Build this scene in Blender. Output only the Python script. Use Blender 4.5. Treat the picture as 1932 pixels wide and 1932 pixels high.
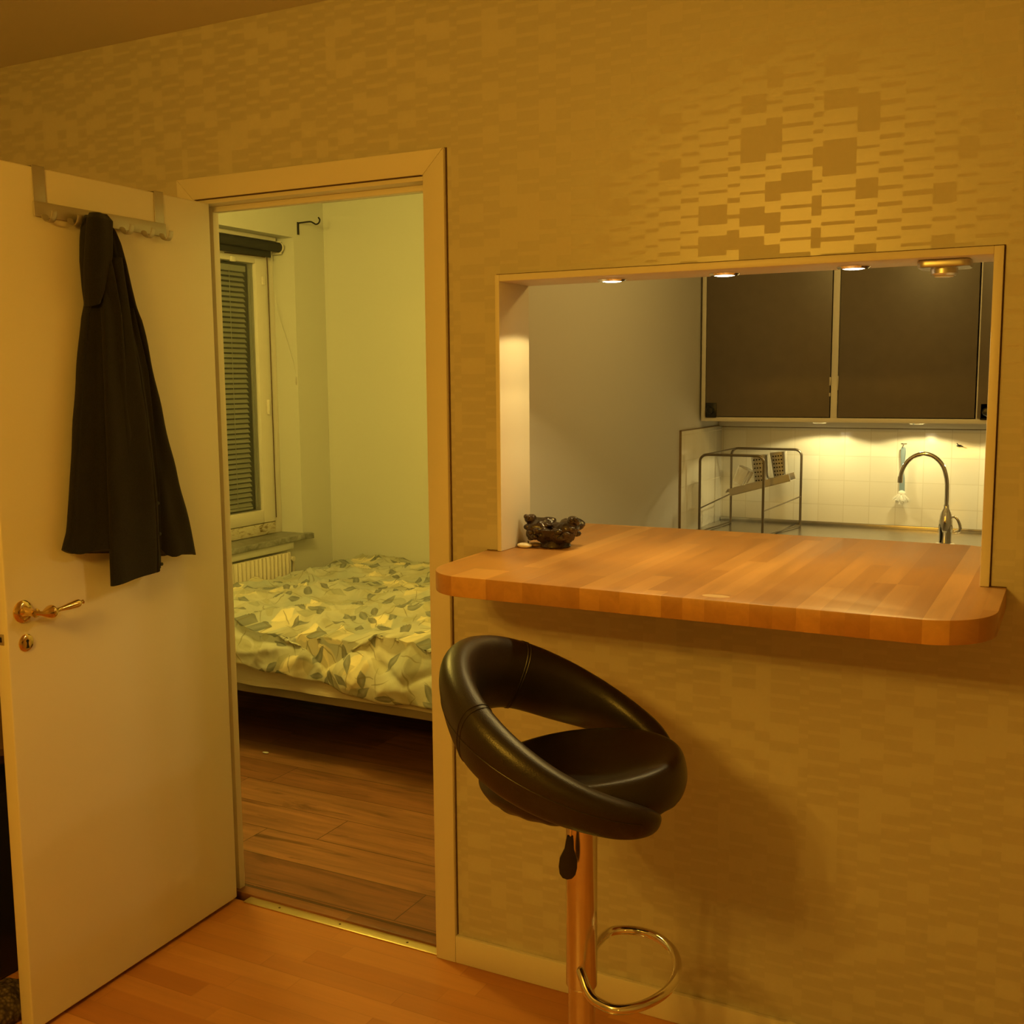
import bpy, bmesh, math, random
from math import sin, cos, pi, radians as R
from mathutils import Vector, Matrix, noise
random.seed(7)
S = bpy.context.scene
for o in list(bpy.data.objects): bpy.data.objects.remove(o)
COL = S.collection

# ------------------------------------------------------------------ camera
cam_d = bpy.data.cameras.new('camera'); cam = bpy.data.objects.new('camera', cam_d); COL.objects.link(cam)
cam_d.sensor_width = 36.0; cam_d.lens = 2056.324/1932*36.0; cam_d.clip_start = .02
yaw, pitch, roll = -0.4805, -0.1205, -0.0084
fw = Vector((sin(yaw)*cos(pitch), cos(yaw)*cos(pitch), sin(pitch)))
r0 = Vector((cos(yaw), -sin(yaw), 0)); u0 = r0.cross(fw)
rr = cos(roll)*r0 + sin(roll)*u0; uu = -sin(roll)*r0 + cos(roll)*u0
M = Matrix((rr, uu, -fw)).transposed().to_4x4(); M.translation = Vector((1.4208, -2.3888, 1.5539))
cam.matrix_world = M
S.camera = cam

# ------------------------------------------------------------------ world, exposure
w = bpy.data.worlds.new('world'); S.world = w; w.use_nodes = True
w.node_tree.nodes['Background'].inputs[0].default_value = (.02, .03, .05, 1)
w.node_tree.nodes['Background'].inputs[1].default_value = .05
S.view_settings.view_transform = 'Standard'; S.view_settings.look = 'None'
S.view_settings.exposure = 0.0; S.view_settings.gamma = 1.0; S.view_settings.use_curve_mapping = False

# ------------------------------------------------------------------ lights
def light(name, kind, loc, power, color, size=.03, target=None, spot=None, blend=.15):
    d = bpy.data.lights.new(name, kind); d.energy = power; d.color = color
    if kind in ('POINT', 'SPOT'): d.shadow_soft_size = size
    if kind == 'SPOT': d.spot_size = spot; d.spot_blend = blend
    o = bpy.data.objects.new(name, d); COL.objects.link(o); o.location = loc
    if kind == 'SPOT': o.rotation_euler = target or (0, 0, 0)
    return o
WARM = (1.0, .50, .040)
for k in range(5):        # five bulbs of the living-room chandelier
    a = 2*pi*k/5 + .35
    light('bulb', 'POINT', (.26+.20*cos(a), -2.65+.20*sin(a), 2.08), 15.3, WARM, .02)
light('rear_room_light', 'POINT', (2.3, -4.0, 1.5), 9, WARM, .12)  # unseen warm point light at the rear of the living room, no lamp modelled
light('bedroom_bulb', 'POINT', (-1.25, .42, 2.34), 48, (1.0, .70, .115), .09)
light('kitchen_ceiling_bulb', 'POINT', (.90, 1.05, 2.36), 15, (1.0, .64, .15), .10)
HAL = (1.0, .73, .26)

# ------------------------------------------------------------------ mesh helpers
class MB:
    def __init__(s): s.bm = bmesh.new()
    def _take(s, g, mi=0, T=None):
        if T is not None: bmesh.ops.transform(g, matrix=T, verts=g.verts)
        for f in g.faces: f.material_index = mi
        me = bpy.data.meshes.new('t'); g.to_mesh(me); s.bm.from_mesh(me); g.free(); bpy.data.meshes.remove(me)
        return s
    def box(s, x0, x1, y0, y1, z0, z1, bev=0, seg=2, mi=0, T=None):
        g = bmesh.new(); bmesh.ops.create_cube(g, size=1)
        for v in g.verts: v.co = Vector(((x0+x1)/2+v.co.x*(x1-x0), (y0+y1)/2+v.co.y*(y1-y0), (z0+z1)/2+v.co.z*(z1-z0)))
        if bev: bmesh.ops.bevel(g, geom=list(g.edges), offset=bev, segments=seg, profile=.5, affect='EDGES')
        return s._take(g, mi, T)
    def prism(s, pts, z0, z1, bev=0, mi=0, T=None, seg=2):
        g = bmesh.new(); vs = [g.verts.new((p[0], p[1], z0)) for p in pts]; f = g.faces.new(vs)
        r = bmesh.ops.extrude_face_region(g, geom=[f]); nv = [v for v in r['geom'] if isinstance(v, bmesh.types.BMVert)]
        for v in nv: v.co.z = z1
        bmesh.ops.recalc_face_normals(g, faces=g.faces)
        if bev:
            ed = [e for e in g.edges if abs(e.verts[0].co.z-e.verts[1].co.z) < 1e-6]
            bmesh.ops.bevel(g, geom=ed, offset=bev, segments=seg, profile=.5, affect='EDGES')
        return s._take(g, mi, T)
    def tube(s, pts, r, n=12, closed=False, mi=0, T=None, cap=True):
        g = bmesh.new(); P = [Vector(p) for p in pts]; N = len(P); rings = []
        rad = r if isinstance(r, (list, tuple)) else [r]*N
        up = None
        for i, p in enumerate(P):
            if closed: t = P[(i+1) % N]-P[i-1]
            else: t = P[min(i+1, N-1)]-P[max(i-1, 0)]
            t.normalize()
            if up is None: up = t.orthogonal().normalized()
            up = (up-t*up.dot(t)); up = up.normalized() if up.length > 1e-6 else t.orthogonal().normalized()
            b = t.cross(up)
            rings.append([g.verts.new(p+rad[i]*(cos(2*pi*k/n)*up+sin(2*pi*k/n)*b)) for k in range(n)])
        L = N if closed else N-1
        for i in range(L):
            A, B = rings[i], rings[(i+1) % N]
            off = 0
            if closed and i == N-1:
                off = min(range(n), key=lambda o: sum((A[k].co-B[(k+o) % n].co).length for k in range(n)))
            for k in range(n): g.faces.new((A[k], A[(k+1) % n], B[(k+1+off) % n], B[(k+off) % n]))
        if not closed and cap: g.faces.new(rings[0][::-1]); g.faces.new(rings[-1])
        bmesh.ops.recalc_face_normals(g, faces=g.faces)
        return s._take(g, mi, T)
    def lathe(s, prof, c=(0, 0, 0), n=32, mi=0, T=None):   # prof: (r, z)
        g = bmesh.new(); rings = []
        for (r, z) in prof:
            if r < 1e-5: rings.append([g.verts.new((c[0], c[1], c[2]+z))])
            else: rings.append([g.verts.new((c[0]+r*cos(2*pi*k/n), c[1]+r*sin(2*pi*k/n), c[2]+z)) for k in range(n)])
        for A, B in zip(rings, rings[1:]):
            for k in range(n):
                a = [A[k % len(A)], A[(k+1) % len(A)], B[(k+1) % len(B)], B[k % len(B)]]
                u = []
                for v in a:
                    if v not in u: u.append(v)
                if len(u) > 2: g.faces.new(u)
        if len(rings[0]) > 1: g.faces.new(rings[0][::-1])
        if len(rings[-1]) > 1: g.faces.new(rings[-1])
        bmesh.ops.recalc_face_normals(g, faces=g.faces)
        return s._take(g, mi, T)
    def ball(s, c, r, sc=(1, 1, 1), mi=0, sub=3, T=None, lump=0, fr=20):
        g = bmesh.new(); bmesh.ops.create_icosphere(g, subdivisions=sub, radius=1)
        for v in g.verts:
            k = 1+lump*noise.noise(v.co*fr*r+Vector(c)*13)
            v.co = Vector(c)+Vector((v.co.x*r*sc[0]*k, v.co.y*r*sc[1]*k, v.co.z*r*sc[2]*k))
        return s._take(g, mi, T)
    def grid(s, fn, nu, nv, mi=0, closed_u=False, T=None):
        g = bmesh.new(); V = [[g.verts.new(fn(i/(nu if closed_u else nu-1), j/(nv-1))) for i in range(nu)] for j in range(nv)]
        for j in range(nv-1):
            for i in range(nu if closed_u else nu-1):
                g.faces.new((V[j][i], V[j][(i+1) % nu], V[j+1][(i+1) % nu], V[j+1][i]))
        if closed_u: g.faces.new(V[0][::-1]); g.faces.new(V[-1])
        bmesh.ops.recalc_face_normals(g, faces=g.faces)
        return s._take(g, mi, T)
    def build(s, name, mats, parent=None, smooth=True, ang=38):
        bm = s.bm
        off = parent_loc(parent)
        if off.length: bmesh.ops.translate(bm, vec=-off, verts=bm.verts)
        bm.normal_update()
        if smooth:
            for f in bm.faces: f.smooth = True
            for e in bm.edges:
                if len(e.link_faces) == 2 and e.calc_face_angle(0) > R(ang): e.smooth = False
        me = bpy.data.meshes.new(name); bm.to_mesh(me); bm.free()
        for m in (mats if isinstance(mats, (list, tuple)) else [mats]): me.materials.append(m)
        o = bpy.data.objects.new(name, me); COL.objects.link(o)
        if parent: o.parent = parent
        return o
def parent_loc(p):
    v = Vector((0, 0, 0))
    while p: v += p.location; p = p.parent
    return v
def thing(name, label, cat, loc, group=None):
    o = bpy.data.objects.new(name, None); COL.objects.link(o); o.location = loc; o.empty_display_size = .05
    return tag(o, label, cat, group)
def tag(o, label, cat, group=None):
    o['label'] = label; o['category'] = cat
    if group: o['group'] = group
    return o
def struct(o, label=None, cat=None):
    o['kind'] = 'structure'
    if label: o['label'] = label
    if cat: o['category'] = cat
    return o
def rrect(x0, x1, y0, y1, rad, n=8):
    """outline with per-corner radii (x0y0, x1y0, x1y1, x0y1)"""
    P = []
    for (cx, cy, r, a0) in ((x0, y0, rad[0], pi), (x1, y0, rad[1], 1.5*pi), (x1, y1, rad[2], 0), (x0, y1, rad[3], .5*pi)):
        ox = cx+(r if cx == x0 else -r); oy = cy+(r if cy == y0 else -r)
        if r < 1e-5: P.append((cx, cy)); continue
        for k in range(n+1):
            a = a0+.5*pi*k/n; P.append((ox+r*cos(a), oy+r*sin(a)))
    return P
def bez(pts, n=10):
    """Catmull-Rom through the points"""
    P = [Vector(p) for p in pts]; out = []
    for i in range(len(P)-1):
        a = P[max(i-1, 0)]; b = P[i]; c = P[i+1]; d = P[min(i+2, len(P)-1)]
        for k in range(n):
            t = k/n
            out.append(.5*((2*b)+(c-a)*t+(2*a-5*b+4*c-d)*t*t+(3*b-a-3*c+d)*t**3))
    out.append(P[-1]); return out

# ------------------------------------------------------------------ materials
def mat(name, col, rough=.5, metal=0, spec=.5, **k):
    m = bpy.data.materials.new(name); m.use_nodes = True; b = m.node_tree.nodes['Principled BSDF']
    b.inputs['Base Color'].default_value = (*col, 1); b.inputs['Roughness'].default_value = rough
    b.inputs['Metallic'].default_value = metal; b.inputs['Specular IOR Level'].default_value = spec
    for a, v in k.items(): b.inputs[a.replace('_', ' ')].default_value = v
    return m
class NT:
    def __init__(s, m): s.m = m; s.t = m.node_tree; s.b = s.t.nodes['Principled BSDF']
    def n(s, ty, **k):
        x = s.t.nodes.new(ty)
        for a, v in k.items(): setattr(x, a, v)
        return x
    def put(s, sock, v):
        if isinstance(v, bpy.types.NodeSocket): s.t.links.new(v, sock)
        elif v is not None: sock.default_value = v
    def math(s, op, a, b=None, c=None, clamp=False):
        x = s.n('ShaderNodeMath', operation=op); x.use_clamp = clamp
        s.put(x.inputs[0], a); s.put(x.inputs[1], b); s.put(x.inputs[2], c); return x.outputs[0]
    def xyz(s, sc=(1, 1, 1), rot=(0, 0, 0), loc=(0, 0, 0)):
        tc = s.n('ShaderNodeTexCoord'); mp = s.n('ShaderNodeMapping'); s.t.links.new(tc.outputs['Object'], mp.inputs[0])
        mp.inputs['Scale'].default_value = sc; mp.inputs['Rotation'].default_value = rot; mp.inputs['Location'].default_value = loc
        return mp.outputs[0]
    def sep(s, v):
        x = s.n('ShaderNodeSeparateXYZ'); s.put(x.inputs[0], v); return x.outputs
    def comb(s, a=0, b=0, c=0):
        x = s.n('ShaderNodeCombineXYZ'); s.put(x.inputs[0], a); s.put(x.inputs[1], b); s.put(x.inputs[2], c); return x.outputs[0]
    def noise(s, v, scale=5, det=3, rough=.5, dist=0):
        x = s.n('ShaderNodeTexNoise'); s.put(x.inputs['Vector'], v); x.inputs['Scale'].default_value = scale
        x.inputs['Detail'].default_value = det; x.inputs['Roughness'].default_value = rough; x.inputs['Distortion'].default_value = dist
        return x.outputs[0]
    def white(s, v):
        x = s.n('ShaderNodeTexWhiteNoise', noise_dimensions='3D'); s.put(x.inputs['Vector'], v); return x.outputs
    def ramp(s, f, stops, interp='LINEAR'):
        x = s.n('ShaderNodeValToRGB'); x.color_ramp.interpolation = interp; e = x.color_ramp.elements
        while len(e) < len(stops): e.new(.5)
        for i, (p, c) in enumerate(stops): e[i].position = p; e[i].color = (*c, 1) if len(c) == 3 else c
        s.put(x.inputs[0], f); return x.outputs[0]
    def mix(s, f, a, b, blend='MIX'):
        x = s.n('ShaderNodeMix', data_type='RGBA', blend_type=blend); s.put(x.inputs[0], f)
        for i, v in ((6, a), (7, b)):
            if isinstance(v, tuple): v = (*v, 1) if len(v) == 3 else v
            s.put(x.inputs[i], v)
        return x.outputs[2]
    def bump(s, h, st=.3, dist=.002):
        x = s.n('ShaderNodeBump'); x.inputs['Strength'].default_value = st; x.inputs['Distance'].default_value = dist
        s.put(x.inputs['Height'], h); s.t.links.new(x.outputs[0], s.b.inputs['Normal'])
    def col(s, v): s.put(s.b.inputs['Base Color'], v)
    def rough(s, v): s.put(s.b.inputs['Roughness'], v)

def wobble(m, sc=6, st=.08, rvar=.08):
    """slight uneven paint: soft bump and roughness variation"""
    q = NT(m); v = q.xyz(); nz = q.noise(v, sc, 4)
    base = m.node_tree.nodes['Principled BSDF'].inputs['Roughness'].default_value
    q.rough(q.math('MULTIPLY_ADD', nz, rvar, base-rvar/2)); q.bump(q.noise(v, 160, 2), st, .0006)
    return m
M_white = wobble(mat('white_paint', (.74, .70, .62), .42))
M_door = wobble(mat('door_paint', (.76, .72, .64), .38), 3)
M_wall = wobble(mat('white_wall', (.55, .53, .50), .75), 5, .15)
M_bedwall = wobble(mat('bedroom_wall', (.66, .66, .60), .8), 5, .2)
M_kwall = wobble(mat('kitchen_wall', (.62, .60, .57), .7), 5, .2)
M_ceil = wobble(mat('ceiling_paint', (.62, .60, .56), .85), 5, .2)

# wallpaper: columns of uneven width crossed by thin bars and blocks; satin ground, matt bars
M_paper = mat('wallpaper', (.6, .58, .52), .5); q = NT(M_paper)
v = q.xyz(); X, Y, Z = q.sep(v)
px = q.math('FRACT', q.math('DIVIDE', q.math('ADD', X, 4.0), .88))
widths = [3.6, 4.7, 3.8, 2.9, 5.2, 4.0, 6.6, 2.7, 5.5, 3.3, 6.6, 2.1, 6.6, 4.6, 4.7, 5.6, 4.6, 3.6, 6.4]
phase = [0, .55, .2, .8, .45, .05, .6, .3, .85, .4, .95, .5, .15, .7, .25, .75, .35, .9, .5]
tot = sum(widths); acc = 0; stops = []
rng = random.Random(3)
for i, wd in enumerate(widths):
    c = (i+.5)/len(widths); stops.append((acc/tot, (c, phase[i], rng.random()))); acc += wd
cr = q.ramp(px, stops, 'CONSTANT'); cs = q.n('ShaderNodeSeparateColor'); q.put(cs.inputs[0], cr)
rowh = .0335
zz = q.math('ADD', q.math('DIVIDE', Z, rowh), cs.outputs[1])
zz = q.math('ADD', zz, 50.0)
rid = q.math('FLOOR', zz); fr = q.math('SUBTRACT', zz, rid)
rollid = q.math('FLOOR', q.math('DIVIDE', q.math('ADD', X, 4.0), .88))
wn = q.white(q.comb(q.math('MULTIPLY', cs.outputs[0], 37.0), rid, rollid))
wn2 = q.white(q.comb(q.math('MULTIPLY', cs.outputs[0], 11.0), q.math('ADD', rid, 77.0), rollid))
thin = q.math('LESS_THAN', fr, q.math('MULTIPLY_ADD', wn2[0], .16, .17))
blk = q.math('GREATER_THAN', wn[0], .78)
mask = q.math('MAXIMUM', thin, blk)
gr = q.noise(q.xyz((1, 1, 1)), 90, 2)
ca = q.mix(gr, (.49, .465, .395), (.53, .50, .42)); cb = q.mix(gr, (.56, .53, .455), (.59, .56, .48))
q.col(q.mix(mask, ca, cb)); q.rough(q.math('MULTIPLY_ADD', mask, .33, .365))
q.put(q.b.inputs['Specular IOR Level'], q.math('MULTIPLY_ADD', mask, -.62, 1.0))

def planks(name, wx, ly, stops, along='x', groove=.5, grain=.5, rough=.35, knots=False, off=0):
    m = mat(name, (.4, .2, .1), rough); q = NT(m); v = q.xyz(); o = q.sep(v)
    U, V = (o[0], o[1]) if along == 'x' else (o[1], o[0])
    V = q.math('ADD', V, 200*wx-off)
    rw = q.math('DIVIDE', V, wx); ri = q.math('FLOOR', rw); fr = q.math('SUBTRACT', rw, ri)
    wr = q.white(q.comb(ri, 3.3, 0))[0]
    lu = q.math('ADD', q.math('DIVIDE', q.math('ADD', U, 20.0), ly), q.math('MULTIPLY', wr, 9.0))
    li = q.math('FLOOR', lu); lf = q.math('SUBTRACT', lu, li)
    wn = q.white(q.comb(ri, li, 1.7))
    c = q.ramp(wn[0], stops)
    sc = (2.2, 30, 30) if along == 'x' else (30, 2.2, 30)
    gv = q.n('ShaderNodeVectorMath', operation='ADD'); q.put(gv.inputs[0], q.xyz(sc))
    cm = q.n('ShaderNodeVectorMath', operation='SCALE'); q.put(cm.inputs[0], wn[1]); cm.inputs['Scale'].default_value = 40
    q.put(gv.inputs[1], cm.outputs[0])
    g1 = q.noise(gv.outputs[0], 1.0, 6, .62, .6)
    g = q.ramp(g1, [(.25, (1-grain,)*3), (.75, (1+grain*.35,)*3)])
    c = q.mix(1.0, c, g, 'MULTIPLY')
    if knots:
        kv = q.n('ShaderNodeVectorMath', operation='ADD'); q.put(kv.inputs[0], q.xyz((1.6, 11, 1))); q.put(kv.inputs[1], cm.outputs[0])
        kn = q.noise(kv.outputs[0], 1.5, 4, .6, .8)
        c = q.mix(q.ramp(kn, [(.57, (0, 0, 0)), (.70, (.85, .85, .85))]), c, (.10, .045, .015))
    e1 = q.math('LESS_THAN', fr, .0032/wx if groove else 0)
    e2 = q.math('LESS_THAN', lf, .0032/ly if groove else 0)
    ed = q.math('MULTIPLY', q.math('MAXIMUM', e1, e2), groove)
    q.col(q.mix(ed, c, (.05, .02, .008)))
    q.rough(q.math('MULTIPLY_ADD', g1, .18, rough-.09)); q.bump(q.math('SUBTRACT', g1, ed), .12, .001)
    return m
M_floor = planks('beech_laminate', .065, .42, [(0, (.47, .19, .050)), (.5, (.54, .235, .068)), (1, (.62, .29, .09))], 'x', .12, .15, .36)
M_bfloor = planks('rustic_laminate', .177, 1.18, [(0, (.25, .105, .045)), (.5, (.32, .14, .06)), (1, (.40, .19, .085))], 'x', .85, .5, .42, True, .274)
M_block = planks('butcher_block', .0445, .80, [(0, (.45, .215, .060)), (.35, (.52, .26, .075)), (.7, (.58, .30, .092)), (1, (.66, .36, .115))], 'y', 0, .20, .36)
M_thresh = planks('threshold_wood', .5, 1.5, [(0, (.24, .10, .04)), (1, (.30, .13, .05))], 'x', 0, .5, .5)

M_metal = mat('chrome', (.86, .85, .83), .08, 1)
q = NT(M_metal); q.rough(q.math('MULTIPLY_ADD', q.noise(q.xyz(), 30, 2), .05, .05))
M_pole = mat('satin_chrome_pole', (.80, .76, .70), .22, 1)
q = NT(M_pole); q.rough(q.math('MULTIPLY_ADD', q.noise(q.xyz((60, 60, 1)), 8, 2), .06, .19))
M_brush = mat('brushed_steel', (.60, .585, .56), .38, 1)
q = NT(M_brush); q.rough(q.math('MULTIPLY_ADD', q.noise(q.xyz((4, 80, 80)), 12, 2), .15, .3))
M_rack = mat('brushed_aluminium', (.50, .47, .42), .5, .75)
q = NT(M_rack); q.rough(q.math('MULTIPLY_ADD', q.noise(q.xyz((1, 1, 20)), 40, 2), .15, .42))
M_steel = mat('sink_steel', (.47, .45, .41), .26, 1)
q = NT(M_steel); q.rough(q.math('MULTIPLY_ADD', q.noise(q.xyz((1, 8, 1)), 4, 2), .06, .22))
M_brass = mat('brass', (.80, .58, .24), .16, 1)
q = NT(M_brass); q.rough(q.math('MULTIPLY_ADD', q.noise(q.xyz(), 60, 2), .1, .11))
M_strip = mat('brass_strip', (.82, .68, .34), .34, .85)
q = NT(M_strip); q.rough(q.math('MULTIPLY_ADD', q.noise(q.xyz((4, 80, 1)), 20, 2), .12, .3))
M_leather = mat('black_leather', (.020, .015, .012), .36, 0, .5); q = NT(M_leather)
vo = q.n('ShaderNodeTexVoronoi'); q.put(vo.inputs['Vector'], q.xyz()); vo.inputs['Scale'].default_value = 420
q.bump(q.math('ADD', vo.outputs[0], q.math('MULTIPLY', q.noise(q.xyz(), 14, 3), 1.5)), .16, .0012)
q.rough(q.math('MULTIPLY_ADD', q.noise(q.xyz(), 9, 3), .14, .30))
M_cloth = mat('charcoal_cotton', (.016, .015, .014), .92, 0, .15, Sheen_Weight=.12); q = NT(M_cloth)
q.col(q.mix(q.noise(q.xyz(), 300, 2), (.009, .0085, .008), (.024, .023, .021))); q.bump(q.noise(q.xyz((1, 1, 1)), 500, 2), .4, .001)
M_black = wobble(mat('black_plastic', (.012, .012, .012), .32), 20)
M_dark = mat('dark_hole', (.006, .004, .003), .8); wobble(M_dark, 20)
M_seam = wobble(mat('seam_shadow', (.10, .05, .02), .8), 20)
M_roll = wobble(mat('roller_fabric', (.035, .035, .032), .8), 30)
M_slat = wobble(mat('blind_slat', (.56, .55, .46), .45), 10)
M_slat_dim = wobble(mat('blind_cord', (.6, .6, .52), .7), 10)
M_glass = mat('window_glass', (.92, .96, .95), .03, 0, .5, Transmission_Weight=1.0, IOR=1.45)
q = NT(M_glass); q.rough(q.math('MULTIPLY', q.noise(q.xyz(), 3, 2), .03))
M_night = mat('outer_shade', (.05, .055, .05), .9); wobble(M_night)
M_rad = wobble(mat('radiator_enamel', (.78, .72, .58), .4), 5)

M_marble = mat('grey_marble', (.3, .3, .27), .3); q = NT(M_marble)
q.col(q.ramp(q.noise(q.xyz((1, 1, 1)), 12, 8, .7, 1.5), [(.25, (.09, .09, .08)), (.5, (.24, .24, .21)), (.75, (.42, .42, .38))]))
M_peel = mat('peeling_paint', (.7, .66, .5), .6); q = NT(M_peel)
q.col(q.ramp(q.noise(q.xyz((4, 9, 22)), 2.0, 6, .7, 1), [(.40, (.70, .66, .52)), (.54, (.62, .56, .42)), (.62, (.22, .15, .07)), (.7, (.10, .06, .03))]))

# tiles
M_tile = mat('wall_tile', (.8, .78, .7), .16); q = NT(M_tile)
o_ = q.sep(q.xyz())
def tgrid(axis):
    a = q.math('DIVIDE', q.math('ADD', axis, 10.0), .1105); fa = q.math('FRACT', a)
    b = q.math('DIVIDE', q.math('ADD', o_[2], 10.0-.884), .1098); fb = q.math('FRACT', b)
    g = q.math('MAXIMUM', q.math('LESS_THAN', fa, .028), q.math('LESS_THAN', fb, .028))
    return g, q.math('FLOOR', a), q.math('FLOOR', b)
ge = q.n('ShaderNodeNewGeometry'); nx = q.math('ABSOLUTE', q.sep(ge.outputs['Normal'])[0])
ax = q.mix(q.math('GREATER_THAN', nx, .5), q.comb(o_[0]), q.comb(o_[1])); ax = q.sep(ax)[0]
g_, ia, ib = tgrid(ax)
tv = q.white(q.comb(ia, ib, 0))[0]
q.col(q.mix(g_, q.mix(tv, (.80, .77, .68), (.86, .84, .76)), (.70, .67, .57)))
q.rough(q.math('MULTIPLY_ADD', g_, .5, .16)); q.bump(q.math('SUBTRACT', q.math('MULTIPLY', q.noise(q.xyz(), 12, 2), .5), g_), .3, .0015)

M_cabdoor = mat('cabinet_door', (.14, .11, .075), .42, 0, .8); q = NT(M_cabdoor)
q.col(q.mix(q.noise(q.xyz((3, 1, 3)), 6, 5), (.125, .100, .066), (.165, .130, .090)))
q.rough(q.math('MULTIPLY_ADD', q.noise(q.xyz(), 5, 4), .10, .37))
M_bowl = mat('carved_stone', (.035, .020, .014), .22, 0, .6); q = NT(M_bowl)
q.col(q.ramp(q.noise(q.xyz(), 30, 5, .6, 1), [(.4, (.014, .009, .007)), (.75, (.055, .032, .022))]))
q.bump(q.noise(q.xyz(), 130, 4), .5, .002)
M_pebble = wobble(mat('white_pebble', (.80, .76, .66), .45), 20)
M_brown = wobble(mat('brown_stone', (.16, .10, .04), .35), 20)
M_blue = wobble(mat('blue_plastic', (.22, .31, .37), .4), 20)
M_bristle = wobble(mat('white_bristle', (.82, .82, .78), .7), 40)
M_spot = mat('lamp_lens', (1, 1, 1), .4, 0, .5, Emission_Strength=9.0); M_spot.node_tree.nodes['Principled BSDF'].inputs['Emission Color'].default_value = (1, .86, .58, 1)
wobble(M_spot)
M_led = mat('blue_led', (.0, .1, .3), .4, 0, .5, Emission_Strength=2.5); M_led.node_tree.nodes['Principled BSDF'].inputs['Emission Color'].default_value = (.02, .25, .9, 1)
wobble(M_led)
M_frost = wobble(mat('frosted_lens', (.62, .56, .42), .25), 20)
M_knit = mat('grey_brown_knit', (.11, .08, .055), .95); q = NT(M_knit)
vo = q.n('ShaderNodeTexVoronoi'); q.put(vo.inputs['Vector'], q.xyz()); vo.inputs['Scale'].default_value = 90
q.col(q.ramp(vo.outputs[0], [(0, (.22, .17, .12)), (.6, (.06, .04, .025))])); q.bump(vo.outputs[0], 1.0, -.004)
M_bag = wobble(mat('brown_canvas', (.12, .07, .03), .9), 60)
M_sheet = mat('beige_sheet', (.56, .50, .38), .85); q = NT(M_sheet); q.bump(q.noise(q.xyz((2, 2, 18)), 3, 4), .6, .01)
q.col(q.mix(q.noise(q.xyz(), 4, 3), (.52, .46, .35), (.60, .54, .42)))
M_base = wobble(mat('bed_base_fabric', (.24, .20, .15), .9), 40)

# floral bedding
M_flor = mat('floral_cotton', (.6, .62, .55), .85); q = NT(M_flor)
uvn = q.n('ShaderNodeUVMap'); uv = uvn.outputs[0]
wb = q.n('ShaderNodeTexNoise'); q.put(wb.inputs['Vector'], uv); wb.inputs['Scale'].default_value = 11
wv = q.n('ShaderNodeVectorMath', operation='SCALE'); q.put(wv.inputs[0], wb.outputs[1]); wv.inputs['Scale'].default_value = .045
wa = q.n('ShaderNodeVectorMath', operation='ADD'); q.put(wa.inputs[0], uv); q.put(wa.inputs[1], wv.outputs[0]); uv2 = wa.outputs[0]
def petals(scale, off, L, W, keep):
    mp = q.n('ShaderNodeMapping'); q.put(mp.inputs[0], uv2); mp.inputs['Location'].default_value = off
    vo = q.n('ShaderNodeTexVoronoi', voronoi_dimensions='2D'); q.put(vo.inputs['Vector'], mp.outputs[0]); vo.inputs['Scale'].default_value = scale
    vo.inputs['Randomness'].default_value = .85
    d = q.n('ShaderNodeVectorMath', operation='SUBTRACT'); q.put(d.inputs[0], mp.outputs[0]); q.put(d.inputs[1], vo.outputs['Position'])
    sp = q.n('ShaderNodeSeparateColor'); q.put(sp.inputs[0], vo.outputs['Color'])
    an = q.math('MULTIPLY', sp.outputs[0], 6.283)
    ro = q.n('ShaderNodeVectorRotate', rotation_type='Z_AXIS'); q.put(ro.inputs['Vector'], d.outputs[0]); q.put(ro.inputs['Angle'], an)
    a, b, _ = q.sep(ro.outputs[0])
    ea = q.math('POWER', q.math('ABSOLUTE', q.math('DIVIDE', a, L)), 1.5); eb = q.math('ABSOLUTE', q.math('DIVIDE', b, W))
    e = q.math('ADD', ea, eb)
    msk = q.math('MULTIPLY', q.math('SUBTRACT', 1.0, e), 7.0, clamp=True)
    kp = q.math('LESS_THAN', sp.outputs[1], keep)
    return q.math('MULTIPLY', msk, kp), q.math('ABSOLUTE', q.math('DIVIDE', b, W)), sp.outputs[2]
base = q.mix(q.ramp(q.noise(uv2, 4.5, 4), [(.35, (0, 0, 0)), (.65, (1, 1, 1))]), (.40, .43, .38), (.60, .59, .47))
base = q.mix(q.ramp(q.noise(uv2, 9, 3), [(.5, (0, 0, 0)), (.62, (.55, .55, .55))]), base, (.36, .35, .24))
for sc, off, L, W, keep, k1, ca_, cb_ in (
    (5.2, (.3, .8, 0), .085, .050, .60, .75, (.72, .66, .44), (.60, .57, .40)),
    (5.2, (.33, .83, 0), .060, .026, .60, .85, (.84, .76, .50), (.74, .68, .45)),
    (9.0, (4.3, 1.1, 0), .050, .020, .50, .45, (.38, .36, .20), (.34, .33, .20)),
    (8.0, (7.3, 5.1, 0), .052, .024, .34, .55, (.34, .35, .27), (.24, .26, .21)),
    (9.5, (2.2, 7.7, 0), .045, .020, .50, .90, (.24, .26, .24), (.10, .115, .11)),
    (11.0, (5.9, 2.9, 0), .038, .017, .34, .85, (.20, .21, .19), (.09, .10, .095)),
    (12.0, (9.2, 3.7, 0), .055, .003, .55, .60, (.20, .18, .10), (.20, .18, .10)),
    (10.0, (1.2, 6.7, 0), .060, .0035, .50, .55, (.22, .20, .12), (.22, .20, .12))):
    m_, b_m, c_m = petals(sc, off, L, W, keep)
    base = q.mix(q.math('MULTIPLY', m_, k1), base, q.mix(b_m, ca_, cb_))
q.col(base); q.bump(q.noise(uv2, 30, 5), .35, .004)

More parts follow.
